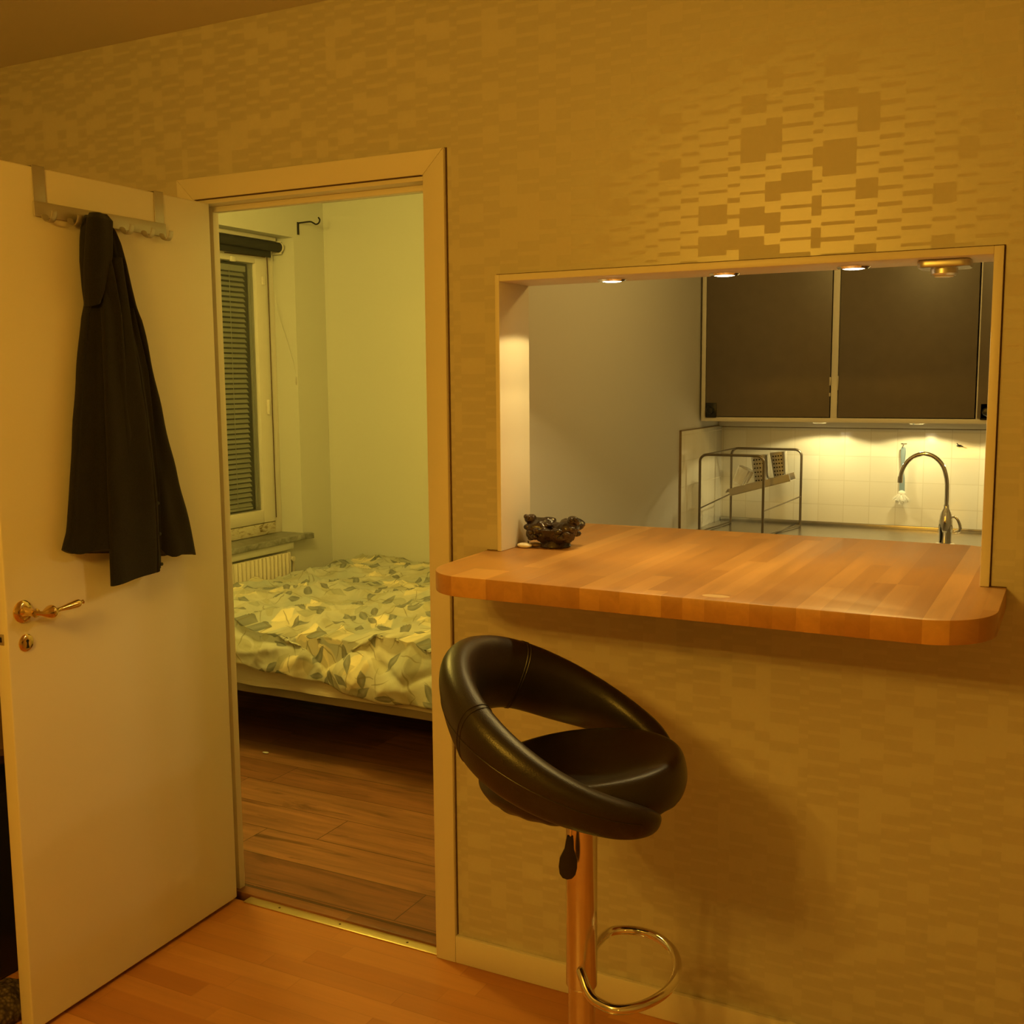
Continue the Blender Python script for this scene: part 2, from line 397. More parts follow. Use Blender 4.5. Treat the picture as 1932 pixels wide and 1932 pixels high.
# ------------------------------------------------------------------ the setting
WT = .147                       # thickness of the dividing wall
Z_C = 2.525
DX0, DX1, DZ = -.85, -.03, 2.085   # rough door opening
HX0, HX1, HZ0, HZ1 = .139, 1.272, 1.082, 1.808
CT1_ = 1.128
def paper_wall(name, boxes):
    b = MB()
    for bx in boxes: b.box(*bx)
    for f in b.bm.faces:
        f.normal_update()
        f.material_index = 0 if f.normal.y < -.5 else 1
    return struct(b.build(name, [M_paper, M_bedwall], smooth=False))
XL, XR, YR = -2.33, 3.2, -5.0
YF = 2.587
paper_wall('wall_back', [(XL, DX0, 0, .068, 0, Z_C), (DX0, DX1, 0, .068, DZ, Z_C), (DX1, HX0, 0, WT, 0, Z_C),
                         (HX0, HX1, 0, WT, 0, HZ0), (HX0, HX1, 0, WT, HZ1, Z_C), (HX1, XR, 0, WT, 0, Z_C)])
struct(MB().box(XL-.1, XL, YR, WT, 0, Z_C).build('wall_left', M_wall, smooth=False))
struct(MB().box(XR, XR+.1, YR, WT, 0, Z_C).build('wall_right', M_wall, smooth=False))
struct(MB().box(XL-.1, XR+.1, YR-.1, YR, 0, Z_C).build('wall_rear', M_wall, smooth=False))
struct(MB().box(-.10, -.07, .068, YF, 0, Z_C).build('wall_partition', [M_kwall], smooth=False))
struct(MB().box(2.3, 2.4, WT, YF, 0, Z_C).build('wall_kitchen_right', M_kwall, smooth=False))
struct(MB().box(XL-.3, -.10, YF, YF+.1, 0, Z_C).build('wall_bedroom_far', M_bedwall, smooth=False))
struct(MB().box(-.10, 2.4, YF, YF+.1, 0, Z_C).build('wall_kitchen_far', M_kwall, smooth=False))
WY0, WY1, WZ0, WZ1, WX = .55, 2.326, .70, 2.314, -2.475      # window niche
b = MB()
b.box(XL-.3, XL, .068, WY0, 0, Z_C); b.box(XL-.3, XL, WY1, YF, 0, Z_C)
b.box(XL-.3, XL, WY0, WY1, 0, WZ0); b.box(XL-.3, XL, WY0, WY1, WZ1, Z_C)
struct(b.build('wall_bedroom_left', M_bedwall, smooth=False))
struct(MB().box(XL-.3, XR+.1, YR-.1, YF+.1, Z_C, Z_C+.1).build('ceiling', M_ceil, smooth=False))
struct(MB().box(XL-.1, XR+.1, YR-.1, .004, -.1, 0).build('floor', M_floor, smooth=False))
struct(MB().box(XL-.3, -.07, .090, YF+.1, -.1, .004).build('floor_bedroom', M_bfloor, smooth=False))
struct(MB().box(-.07, 2.4, .085, YF+.1, -.1, 0).build('floor_kitchen', M_bfloor, smooth=False))

# skirting
struct(MB().box(.0005, XR, -.014, 0, 0, .076, .003).build('baseboard_back', M_white))
struct(MB().box(XL, -.88, -.014, 0, 0, .076, .003).build('baseboard_left', M_white))
struct(MB().box(XL, -.17, YF-.014, YF, .004, .08, .003).build('baseboard_far', M_white))

# door frame: architrave, jambs, stops
def arch(name, x0, x1, z1, wd, y0, y1, z0=0, T=None):
    b = MB()
    P = lambda pts: b.prism(pts, 0, y1-y0, .0025, T=Matrix.Translation((0, y1, 0)) @ Matrix.Rotation(pi/2, 4, 'X'))
    P([(x0, z0), (x0+wd, z0), (x0+wd, z1-wd), (x0, z1)])
    P([(x1-wd, z0), (x1, z0), (x1, z1), (x1-wd, z1-wd)])
    P([(x0, z1), (x0+wd, z1-wd), (x1-wd, z1-wd), (x1, z1)])
    return struct(b.build(name, M_white))
arch('trim_1', -.878, 0.0, 2.122, .060, -.014, 0)
b = MB()
for (x0, x1) in ((-.850, -.822), (-.066, -.030)): b.box(x0, x1, -.004, .068, 0, 2.085, .001)
b.box(-.822, -.066, -.004, .068, 2.050, 2.085, .001)
struct(b.build('trim_2', M_white))
b = MB()
b.box(-.822, -.800, .044, .0675, .004, 2.050, .0015); b.box(-.075, -.066, .044, .0675, .004, 2.050, .0015); b.box(-.800, -.075, .044, .0675, 2.035, 2.050, .0015)
struct(b.build('trim_3', M_white))
b = MB()       # dark strips painted in for the seam shadow where the architrave meets the wallpaper
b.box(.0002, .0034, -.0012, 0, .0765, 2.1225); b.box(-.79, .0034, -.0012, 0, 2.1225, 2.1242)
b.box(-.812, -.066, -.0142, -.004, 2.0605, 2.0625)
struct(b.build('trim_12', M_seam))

# threshold and strip
struct(MB().box(-.822, -.066, .030, .070, -.02, .010, .003).build('trim_4', M_thresh))
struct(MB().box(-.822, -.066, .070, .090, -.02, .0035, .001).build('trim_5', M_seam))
st = tag(MB().box(-.745, -.052, -.006, .030, .0002, .0042, .0018).build('door_strip', M_strip), 'narrow brass transition strip across the bedroom doorway floor', 'floor strip')
st['kind'] = 'structure'
b = MB()
for x in (-.62, -.40, -.17): b.lathe([(0, .0052), (.003, .005), (.0038, .0042)], (x, .012, 0), 12)
sc = b.build('screw', M_seam, st)

# hatch lining
b = MB(); fy0, fy1 = -.011, WT+.004
b.box(HX0, .151, fy0, fy1, 1.1285, HZ1, .0015); b.box(1.254, HX1, fy0, fy1, 1.1285, HZ1, .0015); b.box(.151, 1.254, fy0, fy1, 1.792, HZ1, .0015)
struct(b.build('trim_6', M_white))
b = MB(); b.box(HX1, HX1+.0026, -.0012, 0, 1.129, HZ1+.0022); b.box(HX0, HX1, -.0012, 0, HZ1, HZ1+.0022); b.box(.1045, HX0-.0002, -.0012, 0, CT1_, CT1_+.0014); b.box(1.2706, 1.304, -.0012, 0, CT1_, CT1_+.0014)  # dark strips painted in for the seam shadow round hatch frame and counter
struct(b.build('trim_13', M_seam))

# kitchen back splash
b = MB()
b.box(-.0695, 2.3, YF-.008, YF, .88, 1.329, .001); b.box(-.0699, -.062, 2.0, YF-.008, .88, 1.334, .001)
struct(b.build('trim_7', M_tile))
b = MB(); b.box(-.0699, -.0605, 1.996, 2.0, .88, 1.338, .001); b.box(-.0699, -.0605, 1.996, YF-.01, 1.334, 1.338, .001)
b.box(-.06, 2.3, YF-.0085, YF-.0005, 1.329, 1.334)
struct(b.build('trim_8', wobble(mat('tile_edging', (.24, .17, .09), .6), 20)))
struct(MB().box(-.069, 2.3, YF-.045, YF-.001, 1.334, 1.368, .002).build('trim_9', M_white))

# ------------------------------------------------------------------ door leaf (open, hinge at x=-.768)
Hh = Vector((-.768, 0, 0)); e_ = Vector((.04355, -.99905, 0)); n_ = Vector((.99905, .04355, 0))
TL_ = Matrix(((e_.x, n_.x, 0, Hh.x), (e_.y, n_.y, 0, Hh.y), (0, 0, 1, 0), (0, 0, 0, 1)))     # local (u along leaf, off from face, z)
LW, LH = .757, 2.050
door = bpy.data.objects.new('door_1', None); COL.objects.link(door); door.location = (-.768, 0, 0)
struct(door, 'cream painted door swung open beside the bedroom doorway with black garment hanging on it', 'door')
MB().box(.004, LW, -.040, 0, .012, LH, .004, 3, T=TL_).build('door_leaf', M_door, door)
b = MB()
def leafT(u, off, z, ax='N'):     # lathe axis along face normal
    Mx = TL_ @ Matrix.Translation((u, off, z)) @ Matrix.Rotation(-pi/2, 4, 'X'); return Mx
hd = MB().lathe([(.0, 0), (.0265, 0), (.0265, .003), (.022, .0075), (.0135, .009), (.011, .014), (.0095, .022), (.0095, .038), (.011, .044), (.0, .047)], T=leafT(.712, 0, 1.030)).build('handle_rose', M_brass, door)
pts = [(.712, .040, 1.030), (.700, .048, 1.0265), (.688, .050, 1.0255), (.672, .050, 1.026), (.655, .050, 1.0268), (.62, .050, 1.029), (.595, .050, 1.031), (.588, .05, 1.0315), (.584, .05, 1.0318), (.579, .05, 1.032)]
rad = [.007, .006, .0125, .0165, .0055, .0085, .0100, .006, .004, .0055]
P, Q = bez(pts, 6), bez([(r_, 0, 0) for r_ in rad], 6)
MB().tube(P, [max(.002, a.x) for a in Q], 18, T=TL_).build('lever_handle', M_brass, door)
es = MB().lathe([(0, 0), (.0205, 0), (.0205, .002), (.017, .005), (.009, .0058), (0, .006)], T=leafT(.708, 0, .955)).build('keyhole_plate', M_brass, door)
b = MB(); b.box(-.0018, .0018, .006, .0068, -.010, .003, T=TL_ @ Matrix.Translation((.708, 0, .955)))
b.lathe([(0, .0), (.0036, 0), (.0036, .0012), (0, .0013)], n=14, T=leafT(.708, .0056, .960))
b.prism([(-.001, 0), (.001, 0), (.0032, -.012), (-.0032, -.012)], .0058, .0072, T=TL_ @ Matrix.Translation((.708, 0, .955)) @ Matrix(((1, 0, 0, 0), (0, 0, 1, 0), (0, 1, 0, 0), (0, 0, 0, 1))))
for du in (-.0135, .0135): b.lathe([(0, 0), (.0022, 0), (.0022, .0010), (0, .0014)], n=12, T=leafT(.708+du, .0035, .955))
b.build('keyhole', M_dark, es)
pl_ = MB().box(LW-.0005, LW+.0016, -.034, -.012, .958, .984, .0006, T=TL_).build('lock_plate', M_rack, door)
MB().box(LW+.001, LW+.0024, -.030, -.018, .965, .977, .0003, T=TL_).build('bolt_hole', M_dark, pl_)
b = MB()
for z in (.28, 1.05, 1.80): b.tube([(-.002, -.044, z-.04), (-.002, -.044, z+.04)], .0055, 12, T=TL_)
b.build('hinge', M_white, door)

# ------------------------------------------------------------------ over-door hook rack
rack = thing('hook_rack', 'brushed metal over-door rack with a row of small hooks', 'hook rack', TL_ @ Vector((.4, .01, 1.94)))
for (u0, u1) in ((.577, .612), (.189, .222)):
    b = MB(); b.box(u0, u1, .0008, .0030, 1.955, 2.0535, .0006, T=TL_); b.box(u0, u1, -.044, .0030, 2.0515, 2.0535, .0004, T=TL_)
    b.box(u0, u1, -.044, -.042, 2.015, 2.0535, .0004, T=TL_)
    b.build('strap', M_rack, rack)
MB().box(.188, .616, .0031, .0075, 1.938, 1.972, .0012, T=TL_).build('rail', M_rack, rack)
for u in (.588, .512, .430, .345, .270, .205):
    b = MB()
    for i in (0,):
        pp = bez([(u, .006, 1.945), (u, .012, 1.932), (u, .024, 1.926), (u, .034, 1.932), (u-.001, .038, 1.944), (u-.001, .038, 1.950)], 5)
        g = [Vector(p) for p in pp]
    def hk(s, t, g=g, u=u):
        k = min(int(t*(len(g)-1)), len(g)-2); f = t*(len(g)-1)-k; c = g[k].lerp(g[k+1], f); tg = (g[k+1]-g[k]).normalized()
        nn = Vector((0, -tg.z, tg.y)); a = 2*pi*s; wv = .0105*(1-.25*t)
        return c+Vector((wv*cos(a), 0, 0))+nn*(.0016*sin(a))
    b.grid(hk, 16, 24, closed_u=True, T=TL_).build('hook', M_rack, rack)

# ------------------------------------------------------------------ jacket on the rack
rows = [(1.958, 0.471, .435, .012), (1.950, 0.482, .418, .030), (1.925, 0.496, .404, .042), (1.895, 0.503, .394, .046), (1.845, 0.508, .380, .048), (1.790, 0.506, .366, .048), (1.745, 0.501, .350, .045),
        (1.710, 0.513, .334, .044), (1.585, 0.537, .301, .042), (1.450, 0.559, .265, .042), (1.320, 0.577, .228, .042), (1.19, 0.595, .186, .040), (1.115, 0.611, .160, .036)]
def jrow(t):
    f = t*(len(rows)-1); k = min(int(f), len(rows)-2); f -= k
    return [a+(b_-a)*f for a, b_ in zip(rows[k], rows[k+1])]
def jbody(s, t):
    z, ul, ur, th = jrow(t); a = 2*pi*s
    u = (ul+ur)/2+(ul-ur)/2*math.copysign(abs(cos(a))**.8, cos(a)); sn = sin(a)
    fold = 0
    k = min(1, t*1.6)
    if sn > 0:
        x = (u-ur)/(ul-ur)
        fold = k*(.016*sin(x*11+.6+.8*sin(t*3))+.008*sin(x*25+2*t))*sn
    hem = 0
    if t > .90:
        x = (u-ur)/(ul-ur)
        hem = .078*(x-.42) + .008*math.sin(x*19)
        hem += .024*math.exp(-((x-.33)/.05)**2)
    y = .010+th*(.5+.5*math.copysign(abs(sn)**.6, sn))+max(-.006, fold)*1.0
    y += .004*noise.noise(Vector((u*14, z*9, 3)))
    return Vector((u, max(.009, y), z+hem*(t-.9)*10 if t > .9 else z))
jacket = thing('shirt', 'black long garment hanging bunched from the rack on the open door', 'garment', TL_ @ Vector((.4, .03, 1.1)))
MB().grid(jbody, 96, 70, closed_u=True, T=TL_).build('body', M_cloth, jacket, ang=70)
crow = [(1.86, .460, .402, .050), (1.72, .478, .388, .056), (1.585, .484, .372, .060), (1.45, .490, .357, .062), (1.32, .494, .346, .062), (1.19, .495, .338, .060), (1.060, .494, .336, .054)]
def mk(rw, d0, ph):
    def fn(s, t):
        f = t*(len(rw)-1); k = min(int(f), len(rw)-2); f -= k
        z, ul, ur, th = [a+(b_-a)*f for a, b_ in zip(rw[k], rw[k+1])]
        a = 2*pi*s; u = (ul+ur)/2+(ul-ur)/2*math.copysign(abs(cos(a))**.5, cos(a)); sn = sin(a)
        x = (u-ur)/(ul-ur)
        y = th+d0*math.copysign(abs(sn)**.6, sn)+.004*sin(x*6+ph+t*2)+.003*noise.noise(Vector((u*20, z*12, ph)))
        return Vector((u, y, z-(.010*(x-.5) if t > .98 else 0)))
    return fn
slv = MB().grid(mk(crow, .010, .4), 64, 50, closed_u=True, T=TL_).build('front_panel', M_cloth, jacket, ang=70)
prow = [(1.74, .400, .372, .050), (1.585, .374, .340, .060), (1.32, .350, .322, .062), (1.19, .342, .316, .058), (1.068, .338, .315, .052)]
pk = MB().grid(mk(prow, .007, 1.7), 40, 40, closed_u=True, T=TL_).build('button_placket', M_cloth, jacket, ang=70)
for z in (1.085, 1.165, 1.245): MB().lathe([(0, 0), (.0045, 0), (.0045, .0018), (.003, .0022), (0, .0022)], n=16, T=leafT(.326+.02*(z-1.085), .066, z)).build('button', M_black, pk)
lrow = [(1.960, .486, .440, .046), (1.944, .503, .428, .056), (1.86, .517, .440, .060), (1.78, .517, .462, .054), (1.742, .508, .478, .046)]
MB().grid(mk(lrow, .014, 3.0), 40, 30, closed_u=True, T=TL_).build('collar', M_cloth, jacket, ang=70)

# ------------------------------------------------------------------ bar counter
top = MB(); CT0, CT1 = 1.0825, 1.128
out = []
def arc(cx, cy, rx, ry, a0, a1, n=14): return [(cx+rx*cos(a0+(a1-a0)*k/n), cy+ry*sin(a0+(a1-a0)*k/n)) for k in range(n+1)]
out += [(.104, -.0005)]
out += arc(.235, -.225, .120, .137, pi*1.02, 1.5*pi)
out += arc(1.185, -.245, .120, .135, 1.5*pi, 2*pi*.995)
out += [(1.3045, -.0005), (1.272, -.0005), (1.272, WT+.006), (1.268, .475)]
out += arc(1.168, .475, .1, .1, .0, .5*pi, 6)
out += arc(.145, .475, .1, .1, .5*pi, pi, 8) + [(.045, WT+.006), (.139, WT+.006), (.139, -.0005)]
seen = []
for p in out:
    if not seen or (Vector(p)-Vector(seen[-1])).length > 1e-4: seen.append(p)
counter = thing('bar_counter', 'long butcher-block bar top with rounded corners through the serving hatch', 'counter', (.7, -.1, CT0))
MB().prism(seen, CT0, CT1, .002).build('counter_top', M_block, counter)
# pale oval patch on the front edge
b = MB(); b.prism([(.80+.028*cos(a)*1.0, -.332+.014*sin(a)) for a in [2*pi*k/20 for k in range(20)]], CT1-.0002, CT1+.00025)
M_patch = wobble(mat('pale_patch', (.70, .48, .24), .5), 30); b.build('pale_spot', M_patch, counter)

# ------------------------------------------------------------------ recessed downlights
def downlight(x, y, first=[]):
    if not first:
        t = thing('downlight', '', 'lamp', (0, 0, 0), 'lit downlights under the hatch lintel')
        MB().lathe([(.023, 0), (.0355, 0), (.0355, -.0025), (.031, -.0065), (.024, -.0065), (.023, -.003), (.023, 0)], n=40).build('trim_ring', M_metal, t)
        MB().lathe([(0, -.0005), (.0228, -.0005), (.0228, -.0058), (.018, -.0068), (0, -.0072)], n=32).build('lens', M_spot, t)
        first.append(t)
    else:
        t = first[0].copy(); COL.objects.link(t)
        for ch in first[0].children: c = ch.copy(); COL.objects.link(c); c.parent = t
    t.location = (x, y, 1.792); return t
for (x, lb) in ((.408, 'lit round chrome downlight, leftmost under the hatch lintel'), (.684, 'lit round chrome downlight, middle one under the hatch lintel'), (.970, 'lit round chrome downlight beside the unlit square fixture')):
    t = downlight(x, .083); t['label'] = lb
    light('downlight_bulb', 'SPOT', (x, .083, 1.783), 8.2, HAL, .016, (0, 0, 0), R(134), .10)
# unlit square swivel fixture
t = thing('square_downlight', 'unlit square chrome fixture hanging under the right end of hatch lintel', 'lamp', (1.155, .07, 1.792))
MB().prism(rrect(1.105, 1.207, .026, .118, (.018,)*4, 5), 1.776, 1.7915, .003).build('housing', M_brush, t)
MB().lathe([(0, 0), (.027, 0), (.027, -.012), (.023, -.016), (0, -.016)], (1.155, .070, 1.777), 32).build('lamp_head', M_brush, t)
MB().lathe([(0, 0), (.020, 0), (.018, -.002), (0, -.003)], (1.155, .070, 1.7605), 32).build('lens', M_frost, t)

# ------------------------------------------------------------------ things on the counter
bowl = thing('carved_bowl', 'small dark carved bowl with two animal figures clinging to its rim', 'bowl', (.245, .115, CT1))
bc = Vector((.240, .115, CT1))
MB().lathe([(0, 0), (.038, 0), (.041, .004), (.038, .012), (.034, .018), (.042, .028), (.050, .040), (.052, .048), (.047, .048), (.040, .038), (.030, .030), (0, .026)], bc, 40).build('dish', M_bowl, bowl)
for sx in (-1, 1):
    b = MB(); q_ = lambda x, y, z: bc+Vector((sx*x, y, z))
    b.ball(q_(.040, -.014, .050), .033, (1.02, .95, .76), lump=.25, fr=60); b.ball(q_(.022, -.026, .036), .026, (.95, .8, .85), lump=.25, fr=60); b.ball(q_(.046, -.030, .036), .020, (1, .8, .9), lump=.25, fr=60)
    b.ball(q_(.060, -.020, .072), .014, (1.15, 1, .9), lump=.2, fr=90)
    b.ball(q_(.069, -.028, .078), .0065); b.ball(q_(.060, -.032, .077), .0055)
    b.ball(q_(.020, -.022, .058), .014, (1.6, .8, .6), lump=.3, fr=80)
    for (x, y, z, r) in ((.060, -.034, .052, .010), (.050, -.042, .040, .009), (.038, -.045, .030, .009), (.030, -.044, .046, .010), (.022, -.040, .034, .009), (.052, -.034, .024, .008), (.012, -.040, .044, .008), (.063, -.01, .040, .010)):
        b.ball(q_(x, y, z), r, (1.25, .9, .9), lump=.2, fr=70, sub=2)
    b.ball(q_(.040, .030, .056), .022, (1.2, 1, .8), lump=.25, fr=60)
    b.build('animal_figure', M_bowl, bowl)
tag(MB().ball((.176, .068, CT1+.0068), .021, (1, .62, .33)).build('pebble', M_pebble), 'smooth flat white pebble lying left of the dark carved bowl', 'stone')
tag(MB().ball((.196, .088, CT1+.0065), .019, (1, .8, .35), lump=.1).build('pebble', M_brown), 'flat brown stone between the white pebble and the carved bowl', 'stone')
tag(MB().lathe([(0, 0), (.0045, 0), (.003, .006), (.0005, .013), (0, .013)], (.165, .110, CT1), 12).build('incense_cone', M_bowl), 'tiny dark cone standing behind the white pebble by the jamb', 'incense')

# ------------------------------------------------------------------ bar stool
C0 = Vector((.603, -.54, 0))
stool = thing('bar_stool', 'black padded swivel bar stool with ring backrest and chrome pole', 'bar stool', C0)
MB().lathe([(0, 0), (.205, 0), (.207, .004), (.20, .010), (.10, .018), (.045, .030), (.034, .050), (.032, .06)], C0, 64).build('base', M_metal, stool)
MB().lathe([(0, .03), (.0262, .03), (.0262, .40), (0, .40)], C0, 40).build('pole', M_pole, stool)
MB().lathe([(0, .372), (.029, .372), (.0305, .375), (.0305, .758), (0, .758)], C0, 48).build('sleeve', M_pole, stool)
az = R(190.6); tl = R(30.7); RR = .2535; RC = Vector((.583, -.54, .919))
bb = Vector((cos(az), sin(az), 0)); ss = Vector((-bb.y, bb.x, 0)); ZZ = Vector((0, 0, 1))
def seat(s, t):
    a = 2*pi*s; fr = -cos(a-az)                      # 1 at the front, -1 at the back
    rad = .192+.014*max(0, fr)
    prof = [(0, .750), (.30, .752), (.62, .756), (.84, .763), (.95, .774), (1.0, .794), (.995, .812), (.955, .830), (.88, .838), (.72, .832), (.45, .820), (.2, .815), (0, .814)]
    f = t*(len(prof)-1); k = min(int(f), len(prof)-2); f -= k
    a0 = prof[max(k-1, 0)]; a1 = prof[k]; a2 = prof[k+1]; a3 = prof[min(k+2, len(prof)-1)]
    cr = lambda p, q, u, v: .5*((2*q)+(u-p)*f+(2*p-5*q+4*u-v)*f*f+(3*q-p-3*u+v)*f**3)
    r_ = cr(a0[0], a1[0], a2[0], a3[0]); z = cr(a0[1], a1[1], a2[1], a3[1])
    if t in (0, 1): r_ = .0005
    top = max(0, min(1, (z-.78)/.05))
    z += top*(.020*max(0, fr)-.022*max(0, -fr))*min(1, r_*1.1)
    if t < .35 and r_ > .5: z += .0025*sin(a*23)*(r_-.5)+.002*noise.noise(Vector((a*5, r_*3, 0)))
    c = Vector((.597, -.54, 0))
    return Vector((c.x+rad*r_*cos(a), c.y+rad*r_*sin(a), z))
MB().grid(seat, 144, 100, closed_u=True).build('seat', M_leather, stool, ang=80)
MB().lathe([(0, .712), (.055, .712), (.06, .72), (.075, .732), (.075, .746), (0, .746)], C0, 32).build('seat_plate', M_black, stool)
AE0, AE1 = R(140), R(151)
def ringp(s, t):
    al = -AE0+(AE0+AE1)*t; AEND = AE0 if al < 0 else AE1
    radial = bb*cos(al)+ss*sin(al)
    c = RC+RR*(cos(al)*cos(tl)*bb+sin(al)*ss+cos(al)*sin(tl)*ZZ)      # the soft upper ridge
    k = (1+cos(al))/2                                # 1 back, 0 front
    hh = .029+.049*k**1.3; th = .036+.009*k**2
    if al < 0: hh += .012*math.exp(-((al+R(85))/R(32))**2)
    endt = min(1, (AEND-abs(al))/R(22)); endf = math.sqrt(max(0, 1-(1-endt)**2))
    lean = .12*k-.02
    wv = (ZZ+lean*radial).normalized()
    tang = (-sin(al)*cos(tl)*bb+cos(al)*ss-sin(al)*sin(tl)*ZZ).normalized()
    wv = (wv-tang*wv.dot(tang)).normalized(); nv = tang.cross(wv)
    c = c-wv*(hh+.001)
    hh *= .30+.70*endf; th *= .10+.90*endf
    a = 2*pi*s; ca, sa = cos(a), sin(a)
    thk = th*(.74+.26*ca)                            # fuller along the ridge
    return c+wv*hh*math.copysign(abs(ca)**.92, ca)+nv*thk*math.copysign(abs(sa)**.85, sa)
rg = MB().grid(ringp, 48, 160, closed_u=True).build('ring_backrest', M_leather, stool, ang=80)
# seams
def ringcurve(s, t0, t1, n=80, lift=1.02):
    out = []
    for k in range(n+1):
        t = t0+(t1-t0)*k/n; p = ringp(s, t); c = (ringp(0, t)+ringp(.5, t))/2; out.append(c+(p-c)*lift)
    return out
b = MB()
for s_ in (.24,): b.tube(ringcurve(s_, .05, .95, 110, 1.005), .0010, 6)
b.build('piping', M_leather, rg)
for t2 in ((.315, .322), (.678, .685)):
    b = MB()
    for t_ in t2: b.tube([((ringp(0, t_)+ringp(.5, t_))/2).lerp(ringp(k/40, t_), 1.008) for k in range(40)], .0011, 6, closed=True)
    b.build('cross_seam', M_leather, rg)
# gas lift lever
b = MB(); b.tube(bez([(.604, -.56, .738), (.607, -.585, .738), (.609, -.600, .730), (.608, -.602, .71), (.607, -.602, .690)], 5), .0028, 10)
lv = b.build('lever', M_metal, stool)
pr = [(.0055, 0), (.0075, -.010), (.009, -.026), (.0165, -.045), (.0175, -.062), (.015, -.076), (.009, -.084), (0, -.0865)]
ol = [(x, z) for x, z in pr]+[(-x, z) for x, z in pr[::-1][1:]]
MB().prism([(x, z) for x, z in ol], -.004, .004, .002, T=Matrix.Translation((.607, -.602, .703)) @ Matrix.Rotation(R(24), 4, 'Z') @ Matrix.Rotation(R(4), 4, 'Y') @ Matrix.Rotation(pi/2, 4, 'X')).build('paddle', M_black, lv)
# footrest
FOOT = [(.612, -.566, .416), (.621, -.575, .408), (.637, -.588, .392), (.660, -.598, .382), (.703, -.601, .380), (.742, -.564, .380), (.765, -.496, .380), (.758, -.419, .380), (.724, -.351, .380), (.671, -.312, .380),
        (.617, -.312, .380), (.582, -.335, .380), (.575, -.380, .382), (.582, -.440, .388), (.598, -.512, .395)]
fp = bez(FOOT, 8)
MB().tube(fp, .0096, 16).build('footrest', M_metal, stool)

# ------------------------------------------------------------------ bedroom window
win = bpy.data.objects.new('window_1', None); COL.objects.link(win); win.location = (WX, 1.4, .8)
struct(win, 'white casement window with blind between the panes, peeling bottom rail', 'window')
def frame(name, x0, x1, y0, y1, z0, z1, wd, m, par, bev=.003):
    b = MB(); b.box(x0, x1, y0, y0+wd[0], z0, z1, bev); b.box(x0, x1, y1-wd[1], y1, z0, z1, bev)
    b.box(x0, x1, y0+wd[0], y1-wd[1], z0, z0+wd[2], bev); b.box(x0, x1, y0+wd[0], y1-wd[1], z1-wd[3], z1, bev)
    return b.build(name, m, par)
frame('window_frame', WX-.06, WX+.004, WY0, 2.325, WZ0+.03, WZ1, (.05, .055, .04, .045), M_white, win)
frame('sash', WX-.045, WX+.018, WY0+.05, 2.262, .800, 2.252, (.08, .098, .070, .080), M_white, win, .005)
MB().box(WX-.05, WX+.012, WY0+.05, 2.262, .735, .797, .003).build('bottom_rail', M_peel, win)
MB().box(WX-.006, WX-.003, WY0+.12, 2.17, .865, 2.18).build('glass_pane', M_glass, win)
b = MB(); z = .905
while z < 2.12:
    b.box(-.011, .011, WY0+.14, 2.115, -.0006, .0006, T=Matrix.Translation((WX-.025, 0, z)) @ Matrix.Rotation(R(50), 4, 'Y')); z += .0262
for yy in (1.995, 1.0): b.tube([(WX-.014, yy, .88), (WX-.014, yy, 2.15)], .0014, 6)
b.box(WX-.036, WX-.014, WY0+.14, 2.12, 2.125, 2.155, .002); b.box(WX-.034, WX-.016, WY0+.14, 2.115, .88, .892, .002)
sl = b.build('blind', M_slat, win)
b = MB(); y = 2.142
b.tube([(WX-.014, y, .89), (WX-.014, y, 2.14)], .0025, 6); b.tube([(WX-.016, y+.012, .89), (WX-.016, y+.012, 2.14)], .0022, 6); b.build('blind_cord', M_slat_dim, sl)
MB().box(WX-.058, WX-.052, WY0+.05, 2.29, .80, 2.25).build('outer_pane', M_night, win)
# curved latch wire and casement stay on the sash
b = MB(); b.tube(bez([(WX+.021, 1.93, 2.205), (WX+.021, 2.235, 2.210), (WX+.021, 2.255, 2.19), (WX+.021, 2.257, 1.2), (WX+.021, 2.258, .82)], 6), .0022, 6)
b.build('sealing_cord', M_seam, win)
b = MB(); b.box(WX+.018, WX+.034, 1.965, 1.999, 2.165, 2.192, .004)
b.box(WX+.018, WX+.030, 2.205, 2.228, 2.065, 2.110, .004); b.box(WX+.018, WX+.034, 2.212, 2.226, 1.38, 1.46, .004)
b.build('latch', M_white, win)

# window sill
sill = MB()
sill.prism([(-2.47, .56), (-2.285, .56), (-2.275, .9), (-2.285, 2.30), (-2.268, 2.345), (-2.30, 2.365), (-2.329, 2.345), (-2.329, 2.325), (-2.47, 2.325)], .704, .733, .003)
tag(sill.build('window_sill', M_marble), 'grey marble sill with a rough chipped edge under the bedroom window', 'window sill')['kind'] = 'structure'
MB_ = MB().box(-2.335, -2.292, .60, 2.20, .665, .7035, .004)
struct(MB_.build('trim_10', M_bedwall))

# roller blind
rb = thing('roller_blind', 'rolled-up dark roller blind mounted above the bedroom window', 'blind', (-2.40, 1.4, 2.26))
MB().tube([(-2.400, .60, 2.262), (-2.400, 2.285, 2.262)], .026, 24).build('roll', M_roll, rb)
MB().box(-2.418, -2.410, .60, 2.235, 2.205, 2.262, .002).build('hem_bar', M_roll, rb)
b = MB(); b.tube([(-2.400, 2.286, 2.262), (-2.400, 2.296, 2.262)], .028, 24); b.box(-2.455, -2.392, 2.296, 2.300, 2.228, 2.296, .001); b.build('bracket', M_white, rb)
MB().box(-2.462, -2.41, .56, 2.28, 2.292, 2.313, .003).build('head_rail', M_white, rb)

